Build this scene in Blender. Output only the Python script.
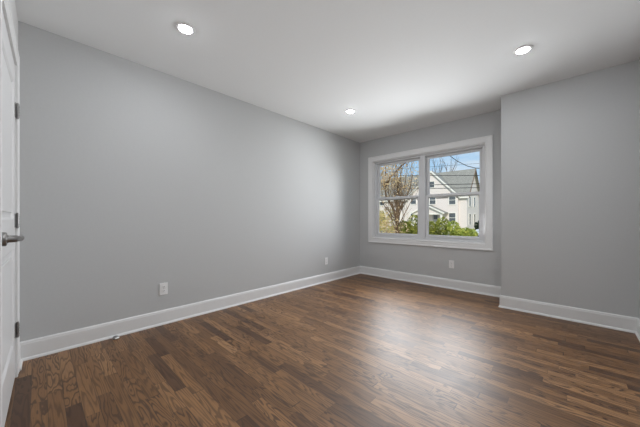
import bpy, bmesh, math, random
from mathutils import Vector, Matrix
random.seed(7)
S = bpy.context.scene
for o in list(bpy.data.objects): bpy.data.objects.remove(o)
COL = S.collection
R = math.radians

# ------------------------------------------------------------------ camera, sky, sun, exposure
RW, RL, JX, JY, H = 3.394, 4.320, 2.342, 3.850, 2.500    # room width, length, jog corner, ceiling height (m)
FPX = 265.84
cam = bpy.data.cameras.new('camera'); camo = bpy.data.objects.new('camera', cam); COL.objects.link(camo)
camo.location = (2.949, 0.088, 1.05); camo.rotation_euler = (R(90), 0, R(43.424))
cam.sensor_width = 36; cam.lens = 36*FPX/640; cam.shift_y = (218.4-213.5)/640; cam.clip_start = 0.01; cam.clip_end = 500
S.camera = camo
S.view_settings.view_transform = 'Standard'; S.view_settings.look = 'None'
S.view_settings.gamma = 1; S.view_settings.use_curve_mapping = False
S.view_settings.exposure = 0.0
LAMP_L = 295.0          # radiance of the downlight lenses
SKY = 1.0
FILL_W = 20.5            # watts of the added fill light at each window unit
sun = bpy.data.lights.new('sun', 'SUN'); suno = bpy.data.objects.new('sun', sun); COL.objects.link(suno)
sun.energy = 3.2; sun.angle = R(0.6); sun.color = (1.0, 0.95, 0.88)
suno.rotation_euler = Vector((-0.42, 0.78, -0.58)).to_track_quat('-Z', 'Y').to_euler()

for _x in (0.742, 1.654):      # unseen area lights added just inside each window unit to boost its daylight
    fill = bpy.data.lights.new('window_fill_light', 'AREA'); fillo = bpy.data.objects.new('window_fill_light', fill); COL.objects.link(fillo)
    fill.shape = 'RECTANGLE'; fill.size = 0.74; fill.size_y = 1.28; fill.energy = FILL_W; fill.spread = R(140); fill.color = (0.955, 0.98, 1.0)
    fillo.location = (_x, RL-0.095, 1.395); fillo.rotation_euler = Vector((0.20, -1, -0.10)).to_track_quat('-Z', 'Z').to_euler()

def nset(nt):
    n = nt.nodes; l = nt.links
    def node(t, **kw):
        x = n.new(t)
        for k, v in kw.items():
            if hasattr(x, k): setattr(x, k, v)
            else: x.inputs[k].default_value = v
        return x
    def put(sock, v):
        if isinstance(v, bpy.types.NodeSocket): l.new(v, sock)
        elif v is not None: sock.default_value = v
    def math_(op, a, b=None, c=None):
        x = n.new('ShaderNodeMath'); x.operation = op
        put(x.inputs[0], a); put(x.inputs[1], b); put(x.inputs[2], c); return x.outputs[0]
    def mix(f, a, b, mode='MIX'):
        x = n.new('ShaderNodeMix'); x.data_type = 'RGBA'; x.blend_type = mode
        put(x.inputs[0], f); put(x.inputs[6], a); put(x.inputs[7], b); return x.outputs[2]
    def ramp(f, stops, interp='LINEAR'):
        x = n.new('ShaderNodeValToRGB'); x.color_ramp.interpolation = interp
        e = x.color_ramp.elements
        e[0].position, e[0].color = stops[0][0], stops[0][1]
        e[1].position, e[1].color = stops[-1][0], stops[-1][1]
        for p, c in stops[1:-1]: k = e.new(p); k.color = c
        put(x.inputs[0], f); return x.outputs[0]
    def vec(x=0, y=0, z=0):
        c = n.new('ShaderNodeCombineXYZ')
        put(c.inputs[0], x); put(c.inputs[1], y); put(c.inputs[2], z); return c.outputs[0]
    return n, l, node, put, math_, mix, ramp, vec

w = bpy.data.worlds.new('sky'); S.world = w; w.use_nodes = True
n, l, node, put, math_, mix, ramp, vec = nset(w.node_tree); n.clear()
tc = node('ShaderNodeTexCoord'); sep = node('ShaderNodeSeparateXYZ'); l.new(tc.outputs['Generated'], sep.inputs[0])
grad = ramp(sep.outputs[2], [(0.0, (0.56, 0.72, 0.86, 1)), (0.10, (0.50, 0.71, 0.92, 1)), (0.30, (0.33, 0.58, 0.90, 1)), (1, (0.16, 0.36, 0.78, 1))])
mp = node('ShaderNodeMapping'); mp.inputs['Scale'].default_value = (2.2, 2.2, 7.0); mp.inputs['Location'].default_value = (0.9, 0.35, 0.0); l.new(tc.outputs['Generated'], mp.inputs[0])
cl = node('ShaderNodeTexNoise', Scale=1.6, Detail=6.0, Roughness=0.6); l.new(mp.outputs[0], cl.inputs['Vector'])
cf = ramp(cl.outputs['Fac'], [(0.46, (0, 0, 0, 1)), (0.68, (1, 1, 1, 1))])
col = mix(cf, grad, (0.86, 0.90, 0.95, 1))
bg = node('ShaderNodeBackground', Strength=SKY); l.new(col, bg.inputs[0])
ow = node('ShaderNodeOutputWorld'); l.new(bg.outputs[0], ow.inputs[0])

# ------------------------------------------------------------------ materials
def newmat(name):
    m = bpy.data.materials.new(name); m.use_nodes = True; m.node_tree.nodes.clear()
    return m, nset(m.node_tree)
def mat(name, rgb, rough=0.5, var=0.06, scale=8.0, bump=0.0, metal=0.0, spec=0.5, coat=0.0, stretch=(1, 1, 1), rgb2=None):
    m, (n, l, node, put, math_, mix, ramp, vec) = newmat(name)
    tc = node('ShaderNodeTexCoord'); mp = node('ShaderNodeMapping'); mp.inputs['Scale'].default_value = stretch
    l.new(tc.outputs['Object'], mp.inputs[0])
    nz = node('ShaderNodeTexNoise', Scale=scale, Detail=4.0); l.new(mp.outputs[0], nz.inputs['Vector'])
    a = tuple(c*(1-var) for c in rgb)+(1,); b = tuple(min(1, c*(1+var)) for c in (rgb2 or rgb))+(1,)
    c = ramp(nz.outputs['Fac'], [(0.3, a), (0.7, b)])
    p = node('ShaderNodeBsdfPrincipled', Roughness=rough, Metallic=metal)
    p.inputs['Specular IOR Level'].default_value = spec; p.inputs['Coat Weight'].default_value = coat
    l.new(c, p.inputs['Base Color'])
    if bump:
        bp = node('ShaderNodeBump', Strength=bump, Distance=0.002); l.new(nz.outputs['Fac'], bp.inputs['Height']); l.new(bp.outputs[0], p.inputs['Normal'])
    o = node('ShaderNodeOutputMaterial'); l.new(p.outputs[0], o.inputs[0])
    return m

M = {}
M['wall'] = mat('grey_wall_paint', (0.548, 0.555, 0.558), 0.6, 0.012, 60, 0.05, spec=0.3)
M['ceil'] = mat('white_ceiling_paint', (0.86, 0.872, 0.878), 0.75, 0.006, 50, 0.04, spec=0.2)
M['trim'] = mat('white_semigloss_trim', (0.80, 0.80, 0.80), 0.32, 0.008, 20)
M['door'] = mat('white_door_paint', (0.74, 0.74, 0.745), 0.35, 0.008, 20)
M['vinyl'] = mat('white_window_vinyl', (0.70, 0.705, 0.72), 0.5, 0.006, 30)
M['plate'] = mat('white_outlet_plastic', (0.86, 0.86, 0.86), 0.3, 0.005, 40)
M['slot'] = mat('dark_slot', (0.10, 0.10, 0.10), 0.6, 0.05, 40)
M['nickel'] = mat('satin_nickel', (0.32, 0.315, 0.31), 0.33, 0.04, 90, metal=1.0)
M['rubber'] = mat('white_rubber', (0.80, 0.80, 0.80), 0.5, 0.02, 60)
M['siding_'] = None

def floor_mat():
    m, (n, l, node, put, math_, mix, ramp, vec) = newmat('stained_oak_strip_floor')
    tc = node('ShaderNodeTexCoord'); sp = node('ShaderNodeSeparateXYZ'); l.new(tc.outputs['Object'], sp.inputs[0])
    x, y = sp.outputs[0], sp.outputs[1]
    PW = 0.0665
    yr = math_('DIVIDE', math_('ADD', y, 0.012), PW); row = math_('FLOOR', yr); fy = math_('FRACT', yr)
    wn = node('ShaderNodeTexWhiteNoise', noise_dimensions='1D'); l.new(row, wn.inputs['W'])
    wn2 = node('ShaderNodeTexWhiteNoise', noise_dimensions='1D'); l.new(math_('ADD', row, 71.3), wn2.inputs['W'])
    ln = math_('ADD', math_('MULTIPLY', wn2.outputs[0], 0.45), 0.38)
    xr = math_('DIVIDE', math_('ADD', x, math_('MULTIPLY', wn.outputs[0], 3.0)), ln)
    # uneven lengths: warp the board coordinate a little
    xr = math_('ADD', xr, math_('MULTIPLY', math_('SINE', math_('MULTIPLY', xr, 2.3)), 0.22))
    colx = math_('FLOOR', xr); fx = math_('FRACT', xr)
    pid = vec(row, colx, 0)
    wp = node('ShaderNodeTexWhiteNoise', noise_dimensions='2D'); l.new(pid, wp.inputs['Vector'])
    rnd = wp.outputs[0]
    wp2 = node('ShaderNodeTexWhiteNoise', noise_dimensions='3D'); l.new(vec(row, colx, 5.5), wp2.inputs['Vector'])
    rnd2 = wp2.outputs[0]
    base = ramp(rnd, [(0.0, (0.072, 0.029, 0.010, 1)), (0.14, (0.165, 0.076, 0.026, 1)), (0.5, (0.235, 0.113, 0.040, 1)),
                      (0.85, (0.300, 0.150, 0.057, 1)), (1.0, (0.38, 0.200, 0.084, 1))])
    # cathedral grain: level lines of a stretched noise field, its own piece of the field on each board
    st = math_('ADD', math_('MULTIPLY', rnd2, 1.2), 0.45)
    gv = vec(math_('ADD', math_('MULTIPLY', x, st), math_('MULTIPLY', rnd, 37.0)), math_('ADD', math_('MULTIPLY', y, 9.0), math_('MULTIPLY', rnd2, 53.0)), math_('MULTIPLY', rnd, 91.0))
    g = node('ShaderNodeTexNoise', Scale=1.7, Detail=2.2, Roughness=0.42, Distortion=0.2); l.new(gv, g.inputs['Vector'])
    band = math_('FRACT', math_('MULTIPLY', g.outputs['Fac'], 12.0))
    lines = ramp(band, [(0.0, (0, 0, 0, 1)), (0.5, (0.12, 0.12, 0.12, 1)), (0.74, (1, 1, 1, 1)), (0.94, (0.9, 0.9, 0.9, 1)), (1.0, (0, 0, 0, 1))])
    # pores: fine streaks along the board
    pv = vec(math_('MULTIPLY', x, 9.0), math_('MULTIPLY', y, 330.0), math_('MULTIPLY', rnd, 20.0))
    po = node('ShaderNodeTexNoise', Scale=1.0, Detail=3.0, Roughness=0.6); l.new(pv, po.inputs['Vector'])
    pore = ramp(po.outputs['Fac'], [(0.42, (0, 0, 0, 1)), (0.66, (1, 1, 1, 1))])
    bl = node('ShaderNodeTexNoise', Scale=3.0, Detail=2.0); l.new(tc.outputs['Object'], bl.inputs['Vector'])
    c = mix(math_('MULTIPLY', lines, math_('ADD', math_('MULTIPLY', rnd2, 0.36), 0.52)), base, (0.026, 0.010, 0.004, 1))
    c = mix(math_('MULTIPLY', pore, 0.34), c, (0.035, 0.016, 0.008, 1))
    c = mix(math_('MULTIPLY', bl.outputs['Fac'], 0.25), c, (0.17, 0.078, 0.028, 1))
    # joints
    ey = math_('MINIMUM', fy, math_('SUBTRACT', 1.0, fy))
    ex = math_('MULTIPLY', math_('MINIMUM', fx, math_('SUBTRACT', 1.0, fx)), 8.0)
    gap = math_('LESS_THAN', math_('MINIMUM', ey, ex), 0.02)
    c = mix(math_('MULTIPLY', gap, 0.65), c, (0.016, 0.008, 0.004, 1))
    p = node('ShaderNodeBsdfPrincipled'); l.new(c, p.inputs['Base Color'])
    rr = math_('ADD', math_('MULTIPLY', lines, 0.04), FLOOR_ROUGH); l.new(rr, p.inputs['Roughness'])
    p.inputs['IOR'].default_value = 1.5; p.inputs['Specular IOR Level'].default_value = FLOOR_SPEC
    bp = node('ShaderNodeBump', Strength=0.16, Distance=0.0012)
    hgt = math_('SUBTRACT', math_('MULTIPLY', math_('ADD', lines, math_('MULTIPLY', pore, 0.6)), -0.5), math_('MULTIPLY', gap, 0.8))
    l.new(hgt, bp.inputs['Height']); l.new(bp.outputs[0], p.inputs['Normal'])
    o = node('ShaderNodeOutputMaterial'); l.new(p.outputs[0], o.inputs[0])
    return m
FLOOR_ROUGH, FLOOR_SPEC = 0.40, 0.60
M['floor'] = floor_mat()

def glass_mat():
    m, (n, l, node, put, math_, mix, ramp, vec) = newmat('window_glass')
    tr = node('ShaderNodeBsdfTransparent'); tr.inputs[0].default_value = (0.97, 0.98, 0.975, 1)
    gl = node('ShaderNodeBsdfGlossy', Roughness=0.25); lw = node('ShaderNodeFresnel', IOR=1.10)
    ms = node('ShaderNodeMixShader'); l.new(lw.outputs[0], ms.inputs[0]); l.new(tr.outputs[0], ms.inputs[1]); l.new(gl.outputs[0], ms.inputs[2])
    o = node('ShaderNodeOutputMaterial'); l.new(ms.outputs[0], o.inputs[0]); return m
M['glass'] = glass_mat()
def emit_mat(name, rgb, s):
    m, (n, l, node, put, math_, mix, ramp, vec) = newmat(name)
    e = node('ShaderNodeEmission', Strength=s); e.inputs[0].default_value = rgb+(1,)
    o = node('ShaderNodeOutputMaterial'); l.new(e.outputs[0], o.inputs[0]); return m
M['lamp'] = emit_mat('lit_downlight_lens', (0.95, 0.975, 1.0), LAMP_L)

def siding(name, rgb, pitch=0.13):
    m, (n, l, node, put, math_, mix, ramp, vec) = newmat(name)
    tc = node('ShaderNodeTexCoord'); sp = node('ShaderNodeSeparateXYZ'); l.new(tc.outputs['Object'], sp.inputs[0])
    f = math_('FRACT', math_('DIVIDE', sp.outputs[2], pitch))
    nz = node('ShaderNodeTexNoise', Scale=1.3, Detail=4.0); l.new(tc.outputs['Object'], nz.inputs['Vector'])
    c = mix(math_('MULTIPLY', nz.outputs['Fac'], 0.25), rgb+(1,), tuple(x*0.86 for x in rgb)+(1,))
    p = node('ShaderNodeBsdfPrincipled', Roughness=0.55); l.new(c, p.inputs['Base Color'])
    bp = node('ShaderNodeBump', Strength=0.35, Distance=0.02); l.new(f, bp.inputs['Height']); l.new(bp.outputs[0], p.inputs['Normal'])
    o = node('ShaderNodeOutputMaterial'); l.new(p.outputs[0], o.inputs[0]); return m
M['siding'] = siding('cream_siding', (0.78, 0.70, 0.645))
M['garage'] = siding('pale_garage_siding', (0.72, 0.70, 0.68))
def shingle(name, a, b):
    m, (n, l, node, put, math_, mix, ramp, vec) = newmat(name)
    tc = node('ShaderNodeTexCoord')
    mp = node('ShaderNodeMapping'); mp.inputs['Scale'].default_value = (1.2, 1, 5.0); l.new(tc.outputs['Object'], mp.inputs[0])
    nz = node('ShaderNodeTexNoise', Scale=2.2, Detail=5.0, Roughness=0.7); l.new(mp.outputs[0], nz.inputs['Vector'])
    c = ramp(nz.outputs['Fac'], [(0.3, a+(1,)), (0.7, b+(1,))])
    p = node('ShaderNodeBsdfPrincipled', Roughness=0.9); p.inputs['Specular IOR Level'].default_value = 0.15; l.new(c, p.inputs['Base Color'])
    o = node('ShaderNodeOutputMaterial'); l.new(p.outputs[0], o.inputs[0]); return m
M['roof'] = shingle('grey_green_shingles', (0.21, 0.205, 0.175), (0.38, 0.365, 0.32))
M['roof_brown'] = shingle('brown_shingles', (0.16, 0.10, 0.07), (0.28, 0.19, 0.13))
M['htrim'] = mat('cream_trim_paint', (0.86, 0.82, 0.74), 0.5, 0.03, 3)
M['hglass'] = mat('dark_house_glass', (0.10, 0.11, 0.12), 0.25, 0.15, 1.5)
M['hdoor'] = mat('grey_house_door', (0.42, 0.40, 0.37), 0.5, 0.05, 3)
M['brick'] = mat('chimney_brick', (0.42, 0.36, 0.31), 0.9, 0.2, 12)
M['bark'] = mat('brown_bark', (0.16, 0.10, 0.058), 0.9, 0.3, 12, 0.5, stretch=(1, 1, 0.3))
M['barkgrey'] = mat('grey_brown_bark', (0.13, 0.10, 0.09), 0.9, 0.3, 6)
def leaf(name, a, b, sc=3.0):
    m, (n, l, node, put, math_, mix, ramp, vec) = newmat(name)
    tc = node('ShaderNodeTexCoord'); nz = node('ShaderNodeTexNoise', Scale=sc, Detail=3.0); l.new(tc.outputs['Object'], nz.inputs['Vector'])
    c = ramp(nz.outputs['Fac'], [(0.32, a+(1,)), (0.68, b+(1,))])
    d = node('ShaderNodeBsdfPrincipled', Roughness=0.55); d.inputs['Specular IOR Level'].default_value = 0.25; l.new(c, d.inputs['Base Color'])
    t = node('ShaderNodeBsdfTranslucent'); l.new(c, t.inputs[0])
    ms = node('ShaderNodeMixShader'); ms.inputs[0].default_value = 0.3; l.new(d.outputs[0], ms.inputs[1]); l.new(t.outputs[0], ms.inputs[2])
    o = node('ShaderNodeOutputMaterial'); l.new(ms.outputs[0], o.inputs[0]); return m
M['leaf_green'] = leaf('green_hedge_leaves', (0.13, 0.16, 0.03), (0.52, 0.52, 0.11))
M['leaf_bright'] = leaf('bright_yellow_green_leaves', (0.26, 0.34, 0.05), (0.68, 0.66, 0.16))
M['leaf_yellow'] = leaf('pale_yellow_leaves', (0.50, 0.42, 0.14), (0.95, 0.84, 0.42))
M['leaf_dry'] = leaf('dry_peach_leaves', (0.58, 0.40, 0.20), (0.92, 0.72, 0.46))
M['leaf_dark'] = leaf('dark_evergreen_leaves', (0.02, 0.035, 0.02), (0.06, 0.09, 0.04))
M['leaf_gold'] = leaf('gold_autumn_leaves', (0.55, 0.36, 0.10), (0.85, 0.62, 0.24), 0.8)
M['grass'] = mat('lawn_grass', (0.20, 0.22, 0.07), 0.9, 0.35, 2.5, rgb2=(0.40, 0.36, 0.16))
M['asphalt'] = mat('street_asphalt', (0.17, 0.17, 0.18), 0.9, 0.1, 8)
M['wire'] = mat('black_cable', (0.02, 0.02, 0.02), 0.6, 0.1, 2)
M['carpaint'] = mat('white_car_paint', (0.72, 0.76, 0.82), 0.25, 0.01, 3, coat=0.6)
M['tyre'] = mat('black_tyre', (0.02, 0.02, 0.02), 0.8, 0.1, 9)
M['alloy'] = mat('grey_alloy', (0.5, 0.5, 0.52), 0.3, 0.03, 9, metal=1)

# ------------------------------------------------------------------ helpers
def tag(o, label=None, cat=None, group=None, kind=None):
    if label: o['label'] = label
    if cat: o['category'] = cat
    if group: o['group'] = group
    if kind: o['kind'] = kind
    return o
def obj(name, bm, m, parent=None, smooth=False):
    me = bpy.data.meshes.new(name); bmesh.ops.recalc_face_normals(bm, faces=bm.faces); bm.to_mesh(me); bm.free()
    if smooth:
        for p in me.polygons: p.use_smooth = True
        me.set_sharp_from_angle(angle=R(40))
    me.materials.append(m); o = bpy.data.objects.new(name, me); COL.objects.link(o)
    if parent: o.parent = parent
    return o
def empty(name, loc=(0, 0, 0), rz=0, parent=None):
    o = bpy.data.objects.new(name, None); COL.objects.link(o); o.location = loc; o.rotation_euler = (0, 0, rz); o.empty_display_size = 0.1
    if parent: o.parent = parent
    return o
def nb(): return bmesh.new()
def box(bm, lo, hi, bev=0.0, seg=2):
    t = bmesh.new(); bmesh.ops.create_cube(t, size=1)
    for v in t.verts: v.co = Vector([(lo[i]+hi[i])/2 + v.co[i]*(hi[i]-lo[i]) for i in range(3)])
    if bev: bmesh.ops.bevel(t, geom=t.edges[:], offset=bev, segments=seg, affect='EDGES', profile=0.5)
    join(bm, t); return bm
def join(bm, t, mt=None):
    if mt: bmesh.ops.transform(t, matrix=mt, verts=t.verts)
    me = bpy.data.meshes.new('tmp'); t.to_mesh(me); t.free(); bm.from_mesh(me); bpy.data.meshes.remove(me)
def cyl(bm, a, b, r1, r2=None, seg=16, bev=0.0):
    a, b = Vector(a), Vector(b); d = b-a; t = bmesh.new()
    bmesh.ops.create_cone(t, cap_ends=True, segments=seg, radius1=r1, radius2=r1 if r2 is None else r2, depth=d.length)
    if bev: bmesh.ops.bevel(t, geom=[e for e in t.edges if abs(e.verts[0].co.z-e.verts[1].co.z) < 1e-6], offset=bev, segments=2, affect='EDGES')
    join(bm, t, Matrix.Translation((a+b)/2) @ d.to_track_quat('Z', 'Y').to_matrix().to_4x4()); return bm
def lathe(bm, prof, seg=40, mt=None):
    t = bmesh.new(); rings = []
    for r, z in prof:
        if r < 1e-6: rings.append([t.verts.new((0, 0, z))])
        else: rings.append([t.verts.new((r*math.cos(2*math.pi*i/seg), r*math.sin(2*math.pi*i/seg), z)) for i in range(seg)])
    for A, B in zip(rings, rings[1:]):
        for i in range(seg):
            j = (i+1) % seg
            if len(A) == 1 and len(B) == 1: continue
            if len(A) == 1: t.faces.new((A[0], B[i], B[j]))
            elif len(B) == 1: t.faces.new((A[i], A[j], B[0]))
            else: t.faces.new((A[i], A[j], B[j], B[i]))
    join(bm, t, mt); return bm
def tube(bm, pts, rad, seg=8):
    pts = [Vector(p) for p in pts]; rads = rad if isinstance(rad, (list, tuple)) else [rad]*len(pts); rings = []
    for i, p in enumerate(pts):
        d = (pts[min(i+1, len(pts)-1)]-pts[max(i-1, 0)]).normalized()
        q = d.to_track_quat('Z', 'Y')
        rings.append([bm.verts.new(p + q @ Vector((rads[i]*math.cos(2*math.pi*k/seg), rads[i]*math.sin(2*math.pi*k/seg), 0))) for k in range(seg)])
    for A, B in zip(rings, rings[1:]):
        # align ring starts to avoid twist
        for k in range(seg): bm.faces.new((A[k], A[(k+1) % seg], B[(k+1) % seg], B[k]))
    bm.faces.new(rings[0][::-1]); bm.faces.new(rings[-1]); return bm
def run(bm, prof, A, B, nrm, m0=0.0, m1=0.0, up=(0, 0, 1)):
    """Sweep the profile (depth, height) along A->B; m0/m1 shift each end along the run by m*depth (mitres)."""
    A, B, nrm, up = Vector(A), Vector(B), Vector(nrm).normalized(), Vector(up); d = (B-A).normalized()
    e0 = [bm.verts.new(A + nrm*p[0] + up*p[1] + d*(m0*p[0])) for p in prof]
    e1 = [bm.verts.new(B + nrm*p[0] + up*p[1] + d*(m1*p[0])) for p in prof]
    k = len(prof)
    for i in range(k): bm.faces.new((e0[i], e0[(i+1) % k], e1[(i+1) % k], e1[i]))
    bm.faces.new(e0[::-1]); bm.faces.new(e1); return bm
def frame_run(bm, prof, P0, ux, uz, wd, ht, nrm, sides='LTRB'):
    """Mitred picture-frame moulding. prof = (across from outer edge inward, depth)."""
    P0, ux, uz, nrm = Vector(P0), Vector(ux), Vector(uz), Vector(nrm)
    cs = {'L': ((0, 0), (0, 1), ux), 'T': ((0, 1), (1, 1), -uz), 'R': ((1, 1), (1, 0), -ux), 'B': ((1, 0), (0, 0), uz)}
    for s in sides:
        (a0, b0), (a1, b1), inn = cs[s]
        A = P0+ux*(a0*wd)+uz*(b0*ht); B = P0+ux*(a1*wd)+uz*(b1*ht); d = (B-A).normalized()
        t0 = 1.0 if (s != 'L' or 'B' in sides) else 0.0; t1 = -1.0 if (s != 'R' or 'B' in sides) else 0.0
        e0 = [bm.verts.new(A+inn*p[0]+nrm*p[1]+d*(t0*p[0])) for p in prof]
        e1 = [bm.verts.new(B+inn*p[0]+nrm*p[1]+d*(t1*p[0])) for p in prof]
        k = len(prof)
        for i in range(k): bm.faces.new((e0[i], e0[(i+1) % k], e1[(i+1) % k], e1[i]))
        bm.faces.new(e0[::-1]); bm.faces.new(e1)
    return bm
def prism(bm, poly, v):
    """Extrude a 3D polygon by vector v."""
    v = Vector(v); a = [bm.verts.new(Vector(p)) for p in poly]; b = [bm.verts.new(Vector(p)+v) for p in poly]; k = len(a)
    bm.faces.new(a); bm.faces.new(b[::-1])
    for i in range(k): bm.faces.new((a[i], b[i], b[(i+1) % k], a[(i+1) % k]))
    return bm
def struct(name, bm, m, parent=None, label=None):
    o = obj(name, bm, m, parent)
    if not parent: tag(o, label, None, None, 'structure'); o['category'] = name.split('_')[0]
    return o

# ------------------------------------------------------------------ room shell
T = 0.16
NA = R(-1.04)                                  # the door wall stands a degree off square
NY = -0.018                                    # its wall face at the left corner
def near_y(x): return NY + math.tan(NA)*x
b = nb(); prism(b, [(-T, -0.5, 0), (RW+T, -0.5, 0), (RW+T, RL+T, 0), (-T, RL+T, 0)], (0, 0, -0.12))
struct('floor', b, M['floor'], label='dark stained oak strip floor')
b = nb(); prism(b, [(-T, -0.5, H), (RW+T, -0.5, H), (RW+T, RL+T, H), (-T, RL+T, H)], (0, 0, 0.14))
struct('ceiling', b, M['ceil'], label='plain white ceiling')
struct('wall_left', box(nb(), (-T, -0.5, 0), (0, RL, H)), M['wall'], label='long grey wall on the left')
WX0, WX1, WZ0, WZ1 = 0.284, 2.088, 0.698, 2.094
b = nb()
box(b, (-T, RL, 0), (WX0, RL+T, H)); box(b, (WX1, RL, 0), (RW+T, RL+T, H))
box(b, (WX0, RL, 0), (WX1, RL+T, WZ0)); box(b, (WX0, RL, WZ1), (WX1, RL+T, H))
struct('wall_back', b, M['wall'], label='grey wall around the window')
struct('wall_jog', box(nb(), (JX, JY, 0), (RW, RL, H)), M['wall'], label='grey wall section standing forward at right')
struct('wall_right', box(nb(), (RW, -0.5, 0), (RW+T, RL, H)), M['wall'], label='grey wall at the right edge')
# door wall: local frame s along the wall, v into the room
NM = Matrix.Translation((0, NY, 0)) @ Matrix.Rotation(NA, 4, 'Z')
near = empty('door_1', (0, NY, 0), NA); tag(near, 'white two panel door at the left edge with satin nickel lever', 'door', None, 'structure')
DX0, DX1, DZ1 = 0.300, 1.112, 2.045
b = nb()
box(b, (-0.01, -0.12, 0), (DX0-0.02, 0, H)); box(b, (DX1+0.02, -0.12, 0), (RW+0.08, 0, H))
box(b, (DX0-0.02, -0.12, DZ1+0.02), (DX1+0.02, 0, H)); box(b, (DX0-0.02, -0.12, 0), (DX1+0.02, -0.075, DZ1+0.02))
wn_ = struct('wall_front', b, M['trim'], label='wall holding the door'); wn_.location = (0, NY, 0); wn_.rotation_euler = (0, 0, NA)

# baseboards
BB = [(0, 0.016), (0.013, 0.016), (0.013, 0.118), (0.0105, 0.124), (0.0105, 0.131), (0.006, 0.139), (0, 0.141)]
SHOE = [(0, 0), (0.025, 0), (0.0245, 0.006), (0.022, 0.012), (0.0185, 0.0165), (0.013, 0.019), (0, 0.019)]
def baseboard(name, A, B, nrm, m0, m1, label):
    o = struct(name, run(nb(), BB, A, B, nrm, m0, m1), M['trim'], label=label)
    s = obj('shoe_moulding', run(nb(), SHOE, A, B, nrm, m0, m1), M['trim'], o)
baseboard('baseboard_left', (0, NY, 0), (0, RL, 0), (1, 0, 0), 0, -1, 'white baseboard along the left wall')
baseboard('baseboard_back', (0, RL, 0), (JX, RL, 0), (0, -1, 0), 1, -1, 'white baseboard under the window')
baseboard('baseboard_return', (JX, RL, 0), (JX, JY, 0), (-1, 0, 0), 1, 1, 'short white baseboard at the wall step')
baseboard('baseboard_jog', (JX, JY, 0), (RW, JY, 0), (0, -1, 0), -1, -1, 'white baseboard on the forward wall section')
baseboard('baseboard_right', (RW, JY, 0), (RW, near_y(RW), 0), (-1, 0, 0), 1, 0, 'white baseboard at the right edge')
b = nb(); run(b, BB, (0.0, 0, 0), (0.185, 0, 0), (0, 1, 0), 1, 0)
o = struct('baseboard_front', b, M['trim'], label='short white baseboard between corner and door casing'); o.location = (0, NY, 0); o.rotation_euler = (0, 0, NA)
s = obj('shoe_moulding', run(nb(), SHOE, (0, 0, 0), (0.185, 0, 0), (0, 1, 0), 1, 0), M['trim'], o)

# door casing
CAS = [(0, 0), (0, 0.018), (0.010, 0.018), (0.016, 0.014), (0.030, 0.016), (0.060, 0.0125), (0.072, 0.012), (0.078, 0.015), (0.092, 0.013), (0.092, 0)]
b = nb(); frame_run(b, CAS, (DX0-0.105, 0, 0), (1, 0, 0), (0, 0, 1), DX1-DX0+0.21, DZ1+0.105, (0, 1, 0), 'LTR')
o = struct('trim_1', b, M['trim'], label='white moulded casing around the door'); o.location = (0, NY, 0); o.rotation_euler = (0, 0, NA)
# jamb
b = nb(); box(b, (DX0-0.02, -0.075, 0), (DX0-0.003, 0.0, DZ1+0.003)); box(b, (DX1+0.003, -0.075, 0), (DX1+0.02, 0.0, DZ1+0.003)); box(b, (DX0-0.02, -0.075, DZ1+0.003), (DX1+0.02, 0.0, DZ1+0.02))
obj('jamb', b, M['trim'], near)
# leaf: stiles, rails and two recessed panels with raised fields
LY1, LY0, LZ0 = 0.003, -0.034, 0.010
PX = (DX0+0.095, DX1-0.115); PZ = [(0.24, 0.86), (1.04, 1.915)]
b = nb(); xs = [DX0, PX[0], PX[1], DX1]; zs = [LZ0, PZ[0][0], PZ[0][1], PZ[1][0], PZ[1][1], DZ1]
for i in range(3):
    for k in range(5):
        if i == 1 and k in (1, 3): box(b, (xs[i], LY0, zs[k]), (xs[i+1], LY1-0.011, zs[k+1]))
        else: box(b, (xs[i], LY0, zs[k]), (xs[i+1], LY1, zs[k+1]))
leafo = obj('leaf', b, M['door'], near)
PMO = [(0, 0), (0.004, -0.001), (0.012, -0.006), (0.018, -0.011), (0.018, -0.012), (0, -0.012)]
for z0, z1 in PZ:
    b = nb(); frame_run(b, PMO, (PX[0], LY1, z0), (1, 0, 0), (0, 0, 1), PX[1]-PX[0], z1-z0, (0, 1, 0))
    box(b, (PX[0]+0.045, LY1-0.012, z0+0.045), (PX[1]-0.045, LY1-0.003, z1-0.045), 0.004)
    obj('panel', b, M['door'], leafo)
for hz in (1.757, 1.036, 0.318):
    ky = 0.014
    b = nb(); cyl(b, (DX0-0.001, ky, hz-0.045), (DX0-0.001, ky, hz+0.045), 0.0085, seg=14)
    for zz in (-0.048, 0.048): cyl(b, (DX0-0.001, ky, hz+zz-0.003), (DX0-0.001, ky, hz+zz+0.003), 0.006, seg=12)
    for k in (-0.027, -0.009, 0.009, 0.027): cyl(b, (DX0-0.001, ky, hz+k-0.0016), (DX0-0.001, ky, hz+k+0.0016), 0.0098, seg=14)
    box(b, (DX0+0.001, 0.0025, hz-0.045), (DX0+0.030, 0.0065, hz+0.045)); box(b, (DX0-0.020, 0.0, hz-0.045), (DX0-0.003, 0.0035, hz+0.045))
    tag(obj('hinge', b, M['nickel'], near, True), 'satin nickel hinge')
hs, hz = DX1-0.105, 0.952
hd = obj('lever_handle', lathe(nb(), [(0, 0), (0.033, 0), (0.033, 0.012), (0.030, 0.016), (0.020, 0.018), (0.017, 0.022), (0.016, 0.050), (0, 0.050)], 32,
         Matrix.Translation((hs, LY1, hz)) @ Matrix.Rotation(R(-90), 4, 'X')), M['nickel'], near, True); hd['label'] = 'satin nickel lever handle'
b = nb(); pts = [(hs+0.012, LY1+0.053, hz), (hs-0.010, LY1+0.056, hz), (hs-0.05, LY1+0.058, hz+0.001), (hs-0.09, LY1+0.057, hz), (hs-0.120, LY1+0.054, hz-0.002)]
tube(b, pts, [0.0125, 0.0135, 0.0125, 0.0115, 0.0095], 12); obj('lever', b, M['nickel'], hd, True)
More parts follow.
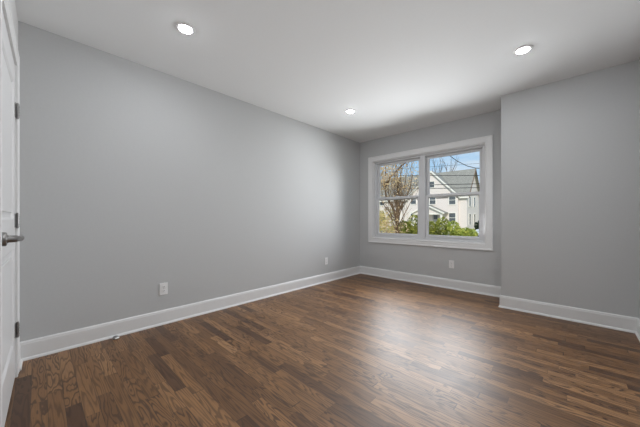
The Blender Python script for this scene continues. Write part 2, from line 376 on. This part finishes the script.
b = nb(); box(b, (DX1-0.001, LY0+0.004, hz-0.05), (DX1+0.002, LY1-0.004, hz+0.05)); obj('latch_plate', b, M['nickel'], near)

# ------------------------------------------------------------------ window
win = empty('window_1', (WX0, RL, WZ0)); tag(win, 'white double window with two double hung units', 'window', None, 'structure')
def wobj(name, bm, m, parent=None):
    bmesh.ops.translate(bm, verts=bm.verts, vec=Vector((-WX0, -RL, -WZ0)))
    return obj(name, bm, m, parent or win)
WC = [(0, 0), (0, 0.020), (0.012, 0.020), (0.020, 0.0155), (0.050, 0.0145), (0.066, 0.012), (0.072, 0.016), (0.084, 0.014), (0.088, 0.010), (0.088, 0)]
b = nb(); frame_run(b, WC, (WX0-0.086, RL, WZ0-0.086), (1, 0, 0), (0, 0, 1), WX1-WX0+0.172, WZ1-WZ0+0.172, (0, -1, 0))
wobj('casing', b, M['trim'])
b = nb(); e = 0.012
box(b, (WX0, RL, WZ0), (WX0+e, RL+0.15, WZ1)); box(b, (WX1-e, RL, WZ0), (WX1, RL+0.15, WZ1)); box(b, (WX0+e, RL, WZ0), (WX1-e, RL+0.15, WZ0+e)); box(b, (WX0+e, RL, WZ1-e), (WX1-e, RL+0.15, WZ1))
wobj('jamb', b, M['trim'])
XM = (WX0+WX1)/2+0.008
b = nb(); f = 0.036
fx0, fx1, fz0, fz1 = WX0+e, WX1-e, WZ0+e, WZ1-e
box(b, (fx0, RL+0.040, fz0), (fx0+f, RL+0.135, fz1), 0.002); box(b, (fx1-f, RL+0.040, fz0), (fx1, RL+0.135, fz1), 0.002)
box(b, (fx0+f, RL+0.040, fz0), (fx1-f, RL+0.135, fz0+f*0.8), 0.002); box(b, (fx0+f, RL+0.040, fz1-f*0.8), (fx1-f, RL+0.135, fz1), 0.002)
wobj('frame', b, M['vinyl'])
b = nb(); box(b, (XM-0.042, RL+0.032, fz0), (XM+0.042, RL+0.137, fz1), 0.003); box(b, (XM-0.012, RL+0.027, fz0), (XM+0.012, RL+0.033, fz1), 0.002)
wobj('mullion', b, M['vinyl'])
MZ = 1.410
def sash(x0, x1, z0, z1, y0, bot, top):
    st, th = 0.040, 0.034
    b = nb(); box(b, (x0, y0, z0), (x0+st, y0+th, z1), 0.004); box(b, (x1-st, y0, z0), (x1, y0+th, z1), 0.004)
    box(b, (x0+st-0.002, y0, z0), (x1-st+0.002, y0+th, z0+bot), 0.004); box(b, (x0+st-0.002, y0, z1-top), (x1-st+0.002, y0+th, z1), 0.004)
    # glazing bead
    g0, g1, h0, h1 = x0+st, x1-st, z0+bot, z1-top
    frame_run(b, [(-0.002, 0.0), (0.0, 0.0), (0.007, -0.008), (0.007, -0.016), (-0.002, -0.016)], (g0, y0+0.004, h0), (1, 0, 0), (0, 0, 1), g1-g0, h1-h0, (0, -1, 0))
    s = wobj('sash', b, M['vinyl'])
    b = nb(); box(b, (g0-0.003, y0+0.014, h0-0.003), (g1+0.003, y0+0.018, h1+0.003)); wobj('pane', b, M['glass'], s)
    return s
for x0, x1 in ((fx0+f+0.001, XM-0.043), (XM+0.043, fx1-f-0.001)):
    sash(x0, x1, MZ-0.028, fz1-f*0.8-0.001, RL+0.092, 0.040, 0.034)      # upper, outer track
    s = sash(x0, x1, fz0+f*0.8+0.001, MZ+0.022, RL+0.053, 0.042, 0.040)     # lower, inner track
    xc = (x0+x1)/2
    b = nb(); box(b, (xc-0.03, RL+0.056, MZ+0.022), (xc+0.03, RL+0.082, MZ+0.030), 0.002); cyl(b, (xc, RL+0.068, MZ+0.029), (xc, RL+0.068, MZ+0.036), 0.010); box(b, (xc-0.028, RL+0.063, MZ+0.031), (xc+0.004, RL+0.073, MZ+0.037), 0.002)
    wobj('lock', b, M['vinyl'], s)
    b = nb(); box(b, (x0+0.1, RL+0.045, fz0+f*0.8+0.014), (x1-0.1, RL+0.055, fz0+f*0.8+0.019), 0.0015); wobj('lift_rail', b, M['vinyl'], s)

# ------------------------------------------------------------------ ceiling downlights
def downlight(x, y, label):
    t = empty('recessed_downlight', (x, y, H)); tag(t, label, 'ceiling light', 'round recessed ceiling lights')
    obj('trim_ring', lathe(nb(), [(0.045, -0.003), (0.047, -0.006), (0.057, -0.0065), (0.066, -0.005), (0.070, -0.002), (0.070, 0.0), (0.045, 0.0)], 48), M['plate'], t, True)
    tag(obj('lens', lathe(nb(), [(0.0, -0.0135), (0.015, -0.0131), (0.027, -0.0115), (0.037, -0.0090), (0.043, -0.0060), (0.0455, -0.003), (0.0455, -0.001), (0, -0.001)], 48), M['lamp'], t, True), 'glowing white lens')
downlight(0.806, 0.857, 'lit round ceiling light nearest the door, at upper left')
downlight(0.772, 2.985, 'lit round ceiling light nearest the left end of the window')
downlight(2.646, 2.951, 'lit round ceiling light in front of the forward wall section')
downlight(2.66, 0.857, 'lit round ceiling light straight above the near right corner, out of frame')

# ------------------------------------------------------------------ outlets, door stop
def outlet(loc, rz, label):
    t = empty('wall_outlet', loc, rz); tag(t, label, 'outlet', 'duplex wall outlets')
    obj('cover_plate', box(nb(), (-0.036, -0.0065, -0.058), (0.036, 0.0, 0.058), 0.0025), M['plate'], t)
    for dz in (-0.0205, 0.0205):
        r = obj('receptacle', box(nb(), (-0.017, -0.0085, dz-0.0145), (0.017, -0.006, dz+0.0145), 0.0012), M['plate'], t)
        b = nb()
        for dx, hh in ((-0.0063, 0.0048), (0.0063, 0.0040)): box(b, (dx-0.0013, -0.0089, dz+0.002-hh), (dx+0.0013, -0.0083, dz+0.002+hh))
        cyl(b, (0, -0.0089, dz-0.008), (0, -0.0083, dz-0.008), 0.0026, seg=12); tag(obj('slots', b, M['slot'], r), 'dark plug slots')
    tag(obj('screw', cyl(nb(), (0, -0.0078, 0), (0, -0.006, 0), 0.003, seg=12), M['nickel'], t), 'small metal screw')
outlet((0.0, 0.939, 0.350), R(90), 'white outlet on the left wall nearer the door')
outlet((0.0, 3.349, 0.345), R(90), 'white outlet on the left wall nearer the window corner')
outlet((1.647, RL, 0.365), 0, 'white outlet on the back wall under the window')
t = empty('door_stop', (0.062, 0.548, 0)); tag(t, 'small domed metal door stop on floor by the left baseboard', 'door stop')
obj('dome', lathe(nb(), [(0, 0), (0.024, 0), (0.025, 0.004), (0.0235, 0.014), (0.018, 0.022), (0.009, 0.0265), (0, 0.0275)], 32), M['nickel'], t, True)
b = nb()
for zz in (0.007, 0.011, 0.015): pass
tube(b, [(0.0255*math.cos(a), 0.0255*math.sin(a), 0.011) for a in [R(-20+10*k) for k in range(8)]], 0.0045, 10); tag(obj('bumper', b, M['rubber'], t, True), 'white rubber bumper')
GZ = -0.75

# ------------------------------------------------------------------ outdoors: ground, street
b = nb(); prism(b, [(-90, RL+0.4, GZ), (60, RL+0.4, GZ), (60, 120, GZ), (-90, 120, GZ)], (0, 0, -0.3))
o = obj('ground', b, M['grass']); tag(o, 'lawn outside the window', 'ground', None, 'structure')
o = obj('street', box(nb(), (-90, 24.5, GZ), (60, 32.5, GZ+0.02)), M['asphalt']); tag(o, 'street outside the window', 'street', None, 'structure')

# ------------------------------------------------------------------ the house across the street
hx0, hx1, hy0, hy1 = -27.0, -8.91, 46.0, 53.4
EZ, RZ, RY = 4.75, 9.15, 49.7
house = empty('house', ((hx0+hx1)/2, hy0, GZ)); tag(house, 'cream two storey house with a front gable across the street', 'house')
def hobj(name, bm, m, parent=None):
    bmesh.ops.translate(bm, verts=bm.verts, vec=Vector((-(hx0+hx1)/2, -hy0, -GZ)))
    return obj(name, bm, m, parent or house)
b = nb(); prism(b, [(hx1, hy0, GZ), (hx1, hy1, GZ), (hx1, hy1, EZ), (hx1, RY, RZ-0.15), (hx1, hy0, EZ)], (hx0-hx1, 0, 0))
hobj('wall', b, M['siding'])
gx, gz, gw = -14.24, 8.95, 4.15
b = nb(); prism(b, [(gx-gw, hy0-0.35, GZ), (gx+gw, hy0-0.35, GZ), (gx+gw, hy0-0.35, EZ), (gx, hy0-0.35, gz-0.15), (gx-gw, hy0-0.35, EZ)], (0, 1.2, 0))
hobj('gable_wall', b, M['siding'])
def slab(bm, quad, th=0.16): prism(bm, quad, (0, 0, th))
ov = 0.35; sl = (RZ-EZ)/(RY-hy0)
b = nb(); slab(b, [(hx0-ov, hy0-ov, EZ-ov*sl), (hx1+ov, hy0-ov, EZ-ov*sl), (hx1+ov, RY, RZ), (hx0-ov, RY, RZ)]); slab(b, [(hx0-ov, hy1+ov, EZ-ov*sl), (hx1+ov, hy1+ov, EZ-ov*sl), (hx1+ov, RY, RZ), (hx0-ov, RY, RZ)])
hobj('roof', b, M['roof'])
gs = (gz-EZ)/gw; go = 0.3
b = nb()
for sgn in (-1, 1): slab(b, [(gx, hy0-0.6, gz), (gx, RY, gz), (gx+sgn*(gw+go), RY, EZ-go*gs), (gx+sgn*(gw+go), hy0-0.6, EZ-go*gs)], 0.14)
hobj('gable_roof', b, M['roof'])
for sgn in (-1, 1):
    b = nb(); prism(b, [(gx, hy0-0.68, gz-0.18), (gx, hy0-0.68, gz+0.14), (gx+sgn*(gw+go), hy0-0.68, EZ-go*gs+0.14), (gx+sgn*(gw+go), hy0-0.68, EZ-go*gs-0.18)], (0, 0.1, 0)); hobj('rake_board', b, M['htrim'])
hobj('fascia', box(nb(), (hx0-ov, hy0-ov-0.06, EZ-ov*sl-0.12), (gx-gw, hy0-ov, EZ-ov*sl+0.12)), M['htrim'])
hobj('fascia', box(nb(), (gx+gw, hy0-ov-0.06, EZ-ov*sl-0.12), (hx1+ov, hy0-ov, EZ-ov*sl+0.12)), M['htrim'])
for ye in (hy0-ov, hy1+ov):
    b = nb(); prism(b, [(hx1+ov, ye, EZ-ov*sl-0.15), (hx1+ov, ye, EZ-ov*sl+0.16), (hx1+ov, RY, RZ+0.16), (hx1+ov, RY, RZ-0.15)], (0.06, 0, 0)); hobj('end_board', b, M['roof_brown'])
def hwin(x, z, w_, h_, y):
    b = nb(); t_ = 0.10
    box(b, (x-w_/2-t_, y-0.06, z-h_/2-t_), (x-w_/2, y+0.02, z+h_/2+t_)); box(b, (x+w_/2, y-0.06, z-h_/2-t_), (x+w_/2+t_, y+0.02, z+h_/2+t_))
    box(b, (x-w_/2, y-0.06, z+h_/2), (x+w_/2, y+0.02, z+h_/2+t_)); box(b, (x-w_/2-t_, y-0.10, z-h_/2-t_), (x+w_/2+t_, y+0.02, z-h_/2)); box(b, (x-w_/2, y-0.04, z-0.03), (x+w_/2, y+0.01, z+0.03))
    f_ = hobj('window', b, M['htrim']); hobj('pane', box(nb(), (x-w_/2, y-0.02, z-h_/2), (x+w_/2, y+0.02, z+h_/2)), M['hglass'], f_)
GY = hy0-0.35
hwin(-14.15, 6.75, 0.75, 1.0, GY); hwin(-14.05, 4.15, 0.95, 1.4, GY); hwin(-10.95, 4.0, 0.95, 1.35, GY); hwin(-10.95, 1.15, 0.95, 1.5, GY)
hwin(-17.4, 4.3, 0.95, 1.4, GY); hwin(-17.4, 1.4, 0.95, 1.5, GY); hwin(-20.6, 4.3, 0.95, 1.4, hy0); hwin(-20.6, 1.4, 0.95, 1.5, hy0); hwin(-23.8, 4.3, 0.95, 1.4, hy0); hwin(-23.8, 1.4, 0.95, 1.5, hy0)
def swin(y, z, w_, h_):
    b = nb(); t_ = 0.1; x = hx1
    box(b, (x-0.02, y-w_/2-t_, z-h_/2-t_), (x+0.06, y-w_/2, z+h_/2+t_)); box(b, (x-0.02, y+w_/2, z-h_/2-t_), (x+0.06, y+w_/2+t_, z+h_/2+t_))
    box(b, (x-0.02, y-w_/2, z+h_/2), (x+0.06, y+w_/2, z+h_/2+t_)); box(b, (x-0.02, y-w_/2, z-h_/2-t_), (x+0.08, y+w_/2, z-h_/2))
    f_ = hobj('window', b, M['htrim']); hobj('pane', box(nb(), (x-0.02, y-w_/2, z-h_/2), (x+0.02, y+w_/2, z+h_/2)), M['hglass'], f_)
for yy in (47.6, 50.4):
    for zz, hh in ((3.75, 1.6), (0.9, 1.7)): swin(yy, zz, 1.0, hh)
# porch
pxc, pw, py0, pz0, pz1 = -14.3, 2.55, 43.9, 1.95, 3.2
px0, px1 = pxc-pw+0.25, pxc+pw-0.25
b = nb()
for sgn in (-1, 1): slab(b, [(pxc, py0-0.3, pz1), (pxc, GY, pz1), (pxc+sgn*(pw+0.25), GY, pz0-0.12), (pxc+sgn*(pw+0.25), py0-0.3, pz0-0.12)], 0.12)
hobj('porch_roof', b, M['roof'])
b = nb(); prism(b, [(pxc-pw, py0, pz0-0.05), (pxc+pw, py0, pz0-0.05), (pxc, py0, pz1-0.08)], (0, 0.1, 0)); hobj('porch_gable', b, M['siding'])
for sgn in (-1, 1):
    b = nb(); prism(b, [(pxc, py0-0.36, pz1-0.10), (pxc, py0-0.36, pz1+0.12), (pxc+sgn*(pw+0.25), py0-0.36, pz0), (pxc+sgn*(pw+0.25), py0-0.36, pz0-0.24)], (0, 0.08, 0)); hobj('porch_rake', b, M['htrim'])
hobj('porch_beam', box(nb(), (px0-0.15, py0-0.02, pz0-0.28), (px1+0.15, py0+0.16, pz0-0.03)), M['htrim'])
for x in (px0+0.05, px1-0.05):
    b = nb(); box(b, (x-0.16, py0-0.06, GZ+0.5), (x+0.16, py0+0.2, pz0-0.28), 0.02); box(b, (x-0.2, py0-0.1, GZ+0.5), (x+0.2, py0+0.24, GZ+0.75), 0.02); hobj('porch_column', b, M['htrim'])
hobj('porch_deck', box(nb(), (px0-0.2, py0-0.4, GZ), (px1+0.3, GY, GZ+0.5)), M['htrim'])
b = nb(); box(b, (-14.05, GY-0.05, GZ+0.5), (-13.05, GY+0.02, 1.85)); hd_ = hobj('front_door', b, M['hdoor'])
b = nb(); box(b, (-13.85, GY-0.07, 0.9), (-13.25, GY-0.04, 1.6)); hobj('pane', b, M['hglass'], hd_)
b = nb(); box(b, (-17.6, RY-0.4, RZ-0.6), (-16.8, RY+0.4, RZ+0.75)); box(b, (-17.68, RY-0.48, RZ+0.75), (-16.72, RY+0.48, RZ+0.9)); hobj('chimney', b, M['brick'])

# garage to the right
gar = empty('garage', (-8.5, 60, GZ)); tag(gar, 'low pale garage with brown roof right of the cream house', 'garage')
b = nb(); box(b, (-3.6, 0, 0), (4, 6, 2.7)); obj('wall', b, M['garage'], gar)
b = nb(); prism(b, [(-3.9, -0.4, 2.6), (4.3, -0.4, 2.6), (4.3, 3, 4.1), (-3.9, 3, 4.1)], (0, 0, 0.15)); prism(b, [(-3.9, 6.4, 2.6), (4.3, 6.4, 2.6), (4.3, 3, 4.1), (-3.9, 3, 4.1)], (0, 0, 0.15)); obj('roof', b, M['roof_brown'], gar)
obj('garage_door', box(nb(), (-1.5, -0.06, 0), (1.5, 0.02, 2.2), 0.02), M['htrim'], gar)

# ------------------------------------------------------------------ plants
def leaves(bm, pts, size, flat=0.0):
    for p in pts:
        s = size*random.uniform(0.6, 1.3); q = Vector((random.gauss(0, 1), random.gauss(0, 1), random.gauss(0, 1)+flat)).to_track_quat('Z', 'Y'); a = random.uniform(0, 6.28)
        u = q @ Vector((math.cos(a), math.sin(a), 0)); v = q @ Vector((-math.sin(a), math.cos(a), 0)); p = Vector(p)
        nrm = q @ Vector((0, 0, 1))
        v0 = bm.verts.new(p-u*s); v1 = bm.verts.new(p+v*s*0.45+nrm*s*0.15); v2 = bm.verts.new(p+u*s); v3 = bm.verts.new(p-v*s*0.45+nrm*s*0.15)
        bm.faces.new((v0, v1, v2)); bm.faces.new((v0, v2, v3))
def blob_pts(n_, c, r, lumps=9):
    """Points through a lumpy bush volume, denser at its skin."""
    cs = [(Vector((random.uniform(-.62, .62)*r[0], random.uniform(-.6, .6)*r[1], random.uniform(-.5, .62)*r[2])), random.uniform(0.38, 0.6)) for _ in range(lumps)]
    out = []
    while len(out) < n_:
        cc, k = random.choice(cs); d = Vector((random.gauss(0, 1), random.gauss(0, 1), random.gauss(0, 1))).normalized()*random.uniform(0.6, 1.0)**0.5
        out.append(Vector(c)+cc+Vector((d.x*r[0]*k, d.y*r[1]*k, d.z*r[2]*k)))
    return out
def branch(bm, p, d, L_, r, depth, tips, up=0.25, spread=0.6, kids=3, seg=6):
    pts = [Vector(p)]; d = Vector(d).normalized(); k = 5
    for i in range(k):
        d = (d + Vector((random.gauss(0, 0.13), random.gauss(0, 0.13), random.gauss(0, 0.10)+up*0.25))).normalized(); pts.append(pts[-1]+d*L_/k)
    tube(bm, pts, [r*(1-0.55*i/k) for i in range(k+1)], seg)
    tips.append(pts[-1]); tips.append(pts[-3])
    if depth:
        for j in range(kids):
            q = pts[random.choice([2, 3, 4, 5])]; nd = (d + Vector((random.gauss(0, spread), random.gauss(0, spread), random.gauss(0, spread*0.6)+up))).normalized()
            branch(bm, q, nd, L_*random.uniform(0.55, 0.8), r*0.5, depth-1, tips, up, spread, kids, 4 if depth > 1 else 3)
def bush(name, x, y, r, m, n_, label, size=0.055, group='shrubs along the front lawn', cat='shrub'):
    t = empty(name, (x, y, GZ)); tag(t, label, cat, group)
    b = nb(); leaves(b, blob_pts(n_, (0, 0, r[2]*0.95), r), size, 0.6); obj('foliage', b, m, t)
    b = nb(); tips = []
    for k in range(7): branch(b, (random.uniform(-.1, .1), random.uniform(-.1, .1), -0.02), (random.gauss(0, .5), random.gauss(0, .5), 1), r[2]*0.8, 0.022, 1, tips)
    obj('stem', b, M['bark'], t)
bush('hedge_shrub', -2.80, 16.0, (0.85, 0.7, 1.02), M['leaf_green'], 2600, 'dark green rounded shrub in front of the house porch', 0.085)
bush('hedge_shrub', -1.36, 15.7, (0.80, 0.7, 0.86), M['leaf_bright'], 2300, 'low yellow green shrub at the right end of the row', 0.08)
bush('hedge_shrub', -4.35, 16.4, (1.0, 0.7, 1.02), M['leaf_green'], 2600, 'green shrub just right of the bare multi stem tree', 0.085)
bush('hedge_shrub', -5.75, 15.2, (1.0, 0.7, 1.2), M['leaf_yellow'], 1500, 'pale yellow leafy shrub left of the bare multi stem tree', 0.08)

t = empty('bare_tree', (-4.62, 14.8, GZ)); t.scale = (1.3, 1.3, 1.5); tag(t, 'bare multi stem brown tree with few dry leaves close outside the window', 'tree')
b = nb(); tips = []
tube(b, [(0, 0, -0.05), (0.02, 0, 0.5), (-0.02, 0.02, 1.1), (0.03, 0, 1.7)], [0.13, 0.11, 0.10, 0.08], 10); obj('trunk', b, M['bark'], t)
b = nb(); tube(b, [(0.03, 0, 1.65), (0.0, 0.03, 2.1), (0.04, 0, 2.5), (0.02, 0, 2.9)], [0.08, 0.065, 0.045, 0.02], 8); obj('limb', b, M['bark'], t)
for k in range(28):
    b = nb(); a = random.uniform(0, 6.28); z0 = random.uniform(0.35, 1.9); s_ = random.uniform(0.22, 0.62)
    branch(b, (0, 0, z0), (math.cos(a)*s_, math.sin(a)*s_, 1.0), random.uniform(0.9, 1.45), random.uniform(0.014, 0.027), 2, tips, 0.35, 0.42, 3); obj('limb', b, M['bark'], t)
# the tall arching limbs at the left
b = nb(); tube(b, [(-0.02, 0, 1.3), (-0.35, 0.1, 1.75), (-0.62, 0.1, 2.1), (-0.72, 0.1, 2.6), (-0.66, 0.1, 3.1), (-0.70, 0.1, 3.8)], [0.06, 0.05, 0.045, 0.04, 0.035, 0.025], 8)
for k in range(6): branch(b, (-0.68, 0.1, random.uniform(2.6, 3.7)), (random.gauss(0, .7), random.gauss(0, .5), 0.8), 0.8, 0.016, 1, tips)
obj('limb', b, M['bark'], t)
b = nb(); tube(b, [(-0.68, 0.1, 2.5), (-0.3, 0.0, 2.9), (0.25, 0, 3.3), (0.9, -0.1, 3.55)], [0.035, 0.03, 0.028, 0.02], 8)
for k in range(5): branch(b, (random.uniform(-.2, .8), 0, 3.2+random.uniform(-.1, .2)), (random.gauss(0, .6), random.gauss(0, .5), 0.6), 0.7, 0.012, 1, tips)
obj('limb', b, M['bark'], t)
b = nb(); up_ = [p+Vector((random.gauss(0, .16), random.gauss(0, .16), random.gauss(0, .16))) for p in tips for _ in range(2) if p.z > 2.3]
left_ = [Vector((random.gauss(-0.75, 0.33), random.gauss(0, 0.3), random.gauss(3.0, 0.42))) for _ in range(1000)]
low_ = [Vector((random.gauss(-0.45, 0.5), random.gauss(-0.1, 0.3), abs(random.gauss(0.7, 0.5)))) for _ in range(900)]
leaves(b, up_+left_, 0.048); leaves(b, low_, 0.05); o = obj('dry_leaves', b, M['leaf_dry'], t); o['kind'] = 'stuff'

def bigtree(name, x, y, h_, m, leafm, nl, lsize, label, cat='tree', kids=3, depth=4):
    t = empty(name, (x, y, GZ)); tag(t, label, cat)
    b = nb(); tips = []; tube(b, [(0, 0, -0.1), (0.1, 0, h_*0.2), (0, 0.1, h_*0.42)], [h_*0.028, h_*0.022, h_*0.018], 10)
    for k in range(4): branch(b, (0, 0.05, h_*random.uniform(0.33, 0.42)), (random.gauss(0, .28), random.gauss(0, .28), 1.1), h_*0.30, h_*0.012, depth-1, tips, 0.35, 0.36, kids)
    obj('trunk', b, m, t)
    if nl:
        b = nb(); leaves(b, [random.choice(tips)+Vector((random.gauss(0, .5), random.gauss(0, .5), random.gauss(0, .5))) for _ in range(nl)], lsize); obj('foliage', b, leafm, t)
bigtree('street_tree', -16.9, 58, 14.8, M['barkgrey'], None, 0, 0, 'bare dark tree rising behind the gable of the cream house')
bigtree('autumn_tree', -14.0, 74, 9.5, M['barkgrey'], M['leaf_gold'], 2600, 0.22, 'golden leafed tree beyond the right side of the cream house')
bush('dark_shrub', -4.0, 31.0, (0.42, 0.42, 0.55), M['leaf_dark'], 1500, 'small dark evergreen shrub beyond the parked car', 0.07, group=None)
for o in list(COL.objects):
    if o.name == 'dark_shrub': o.scale = (1, 1, 1.6)

# ------------------------------------------------------------------ overhead wires
def wire(pts, r, label):
    b = nb(); P = [Vector(p) for p in pts]; tube(b, P, r*1.25, 6)
    tag(obj('utility_wire', b, M['wire'], None, True), label, 'wire', 'overhead utility wires')
wire([(-24.78, 24.0, 6.93), (-15.76, 24.0, 5.93), (-11.25, 24.0, 5.43), (-6.74, 24.0, 4.93), (-2.23, 24.0, 4.43), (4.08, 24.0, 3.73), (15.81, 24.0, 2.43)], 0.02, 'uppermost of the three heavy level wires across the house roof')
wire([(-24.09, 23.4, 5.07), (-15.29, 23.4, 4.53), (-10.9, 23.4, 4.26), (-6.5, 23.4, 3.99), (-2.1, 23.4, 3.71), (4.05, 23.4, 3.34), (15.49, 23.4, 2.63)], 0.022, 'middle of the three heavy level wires across the house roof')
wire([(-24.78, 24.0, 4.81), (-15.76, 24.0, 4.28), (-11.25, 24.0, 4.01), (-6.74, 24.0, 3.74), (-2.23, 24.0, 3.48), (4.08, 24.0, 3.1), (15.81, 24.0, 2.41)], 0.02, 'lowest of the three heavy level wires across the house roof')
wire([(-13.04, 24.5, 6.15), (-8.73, 24.5, 5.88), (-6.58, 24.5, 5.75), (-4.42, 24.5, 5.61), (-2.27, 24.5, 5.48), (0.75, 24.5, 5.29), (6.34, 24.5, 4.94)], 0.009, 'thin wire against the sky above the roof ridge')
wire([(-5.04, 20.0, 7.31), (-3.96, 20.0, 6.07), (-3.41, 20.0, 5.58), (-2.82, 20.0, 5.03), (-2.19, 20.0, 4.6), (-1.71, 20.0, 4.4), (-1.19, 20.0, 4.29), (-0.32, 20.0, 4.34), (1.17, 20.0, 4.62)], 0.02, 'black sagging cable dipping across the sky in the right pane')

# ------------------------------------------------------------------ parked car
car = empty('car', (-1.05, 27.0, GZ+0.02)); tag(car, 'pale parked car on the street at the right edge of the window', 'car')
b = nb(); side = [(-2.15, 0.32), (-2.2, 0.6), (-2.05, 0.82), (-1.1, 0.98), (-0.45, 1.42), (0.75, 1.45), (1.55, 1.02), (2.1, 0.95), (2.2, 0.6), (2.12, 0.32)]
prism(b, [(x, -0.86, z) for x, z in side], (0, 1.72, 0)); bmesh.ops.bevel(b, geom=b.edges[:], offset=0.05, segments=2, affect='EDGES'); obj('body', b, M['carpaint'], car, True)
for sy in (-0.875, 0.855):
    b = nb(); prism(b, [(-0.95, sy, 1.0), (-0.42, sy, 1.36), (0.05, sy, 1.38), (0.05, sy, 1.0)], (0, 0.02, 0)); prism(b, [(0.13, sy, 1.0), (0.13, sy, 1.38), (0.7, sy, 1.38), (1.25, sy, 1.02)], (0, 0.02, 0)); obj('window', b, M['hglass'], car)
for sx in (-1.35, 1.35):
    for sy in (-0.80, 0.80):
        b = nb(); cyl(b, (sx, sy-0.1, 0.32), (sx, sy+0.1, 0.32), 0.32, seg=24, bev=0.02); wh = obj('wheel', b, M['tyre'], car, True)
        s = 1 if sy > 0 else -1
        obj('hubcap', cyl(nb(), (sx, sy+s*0.09, 0.32), (sx, sy+s*0.115, 0.32), 0.2, seg=20), M['alloy'], wh)
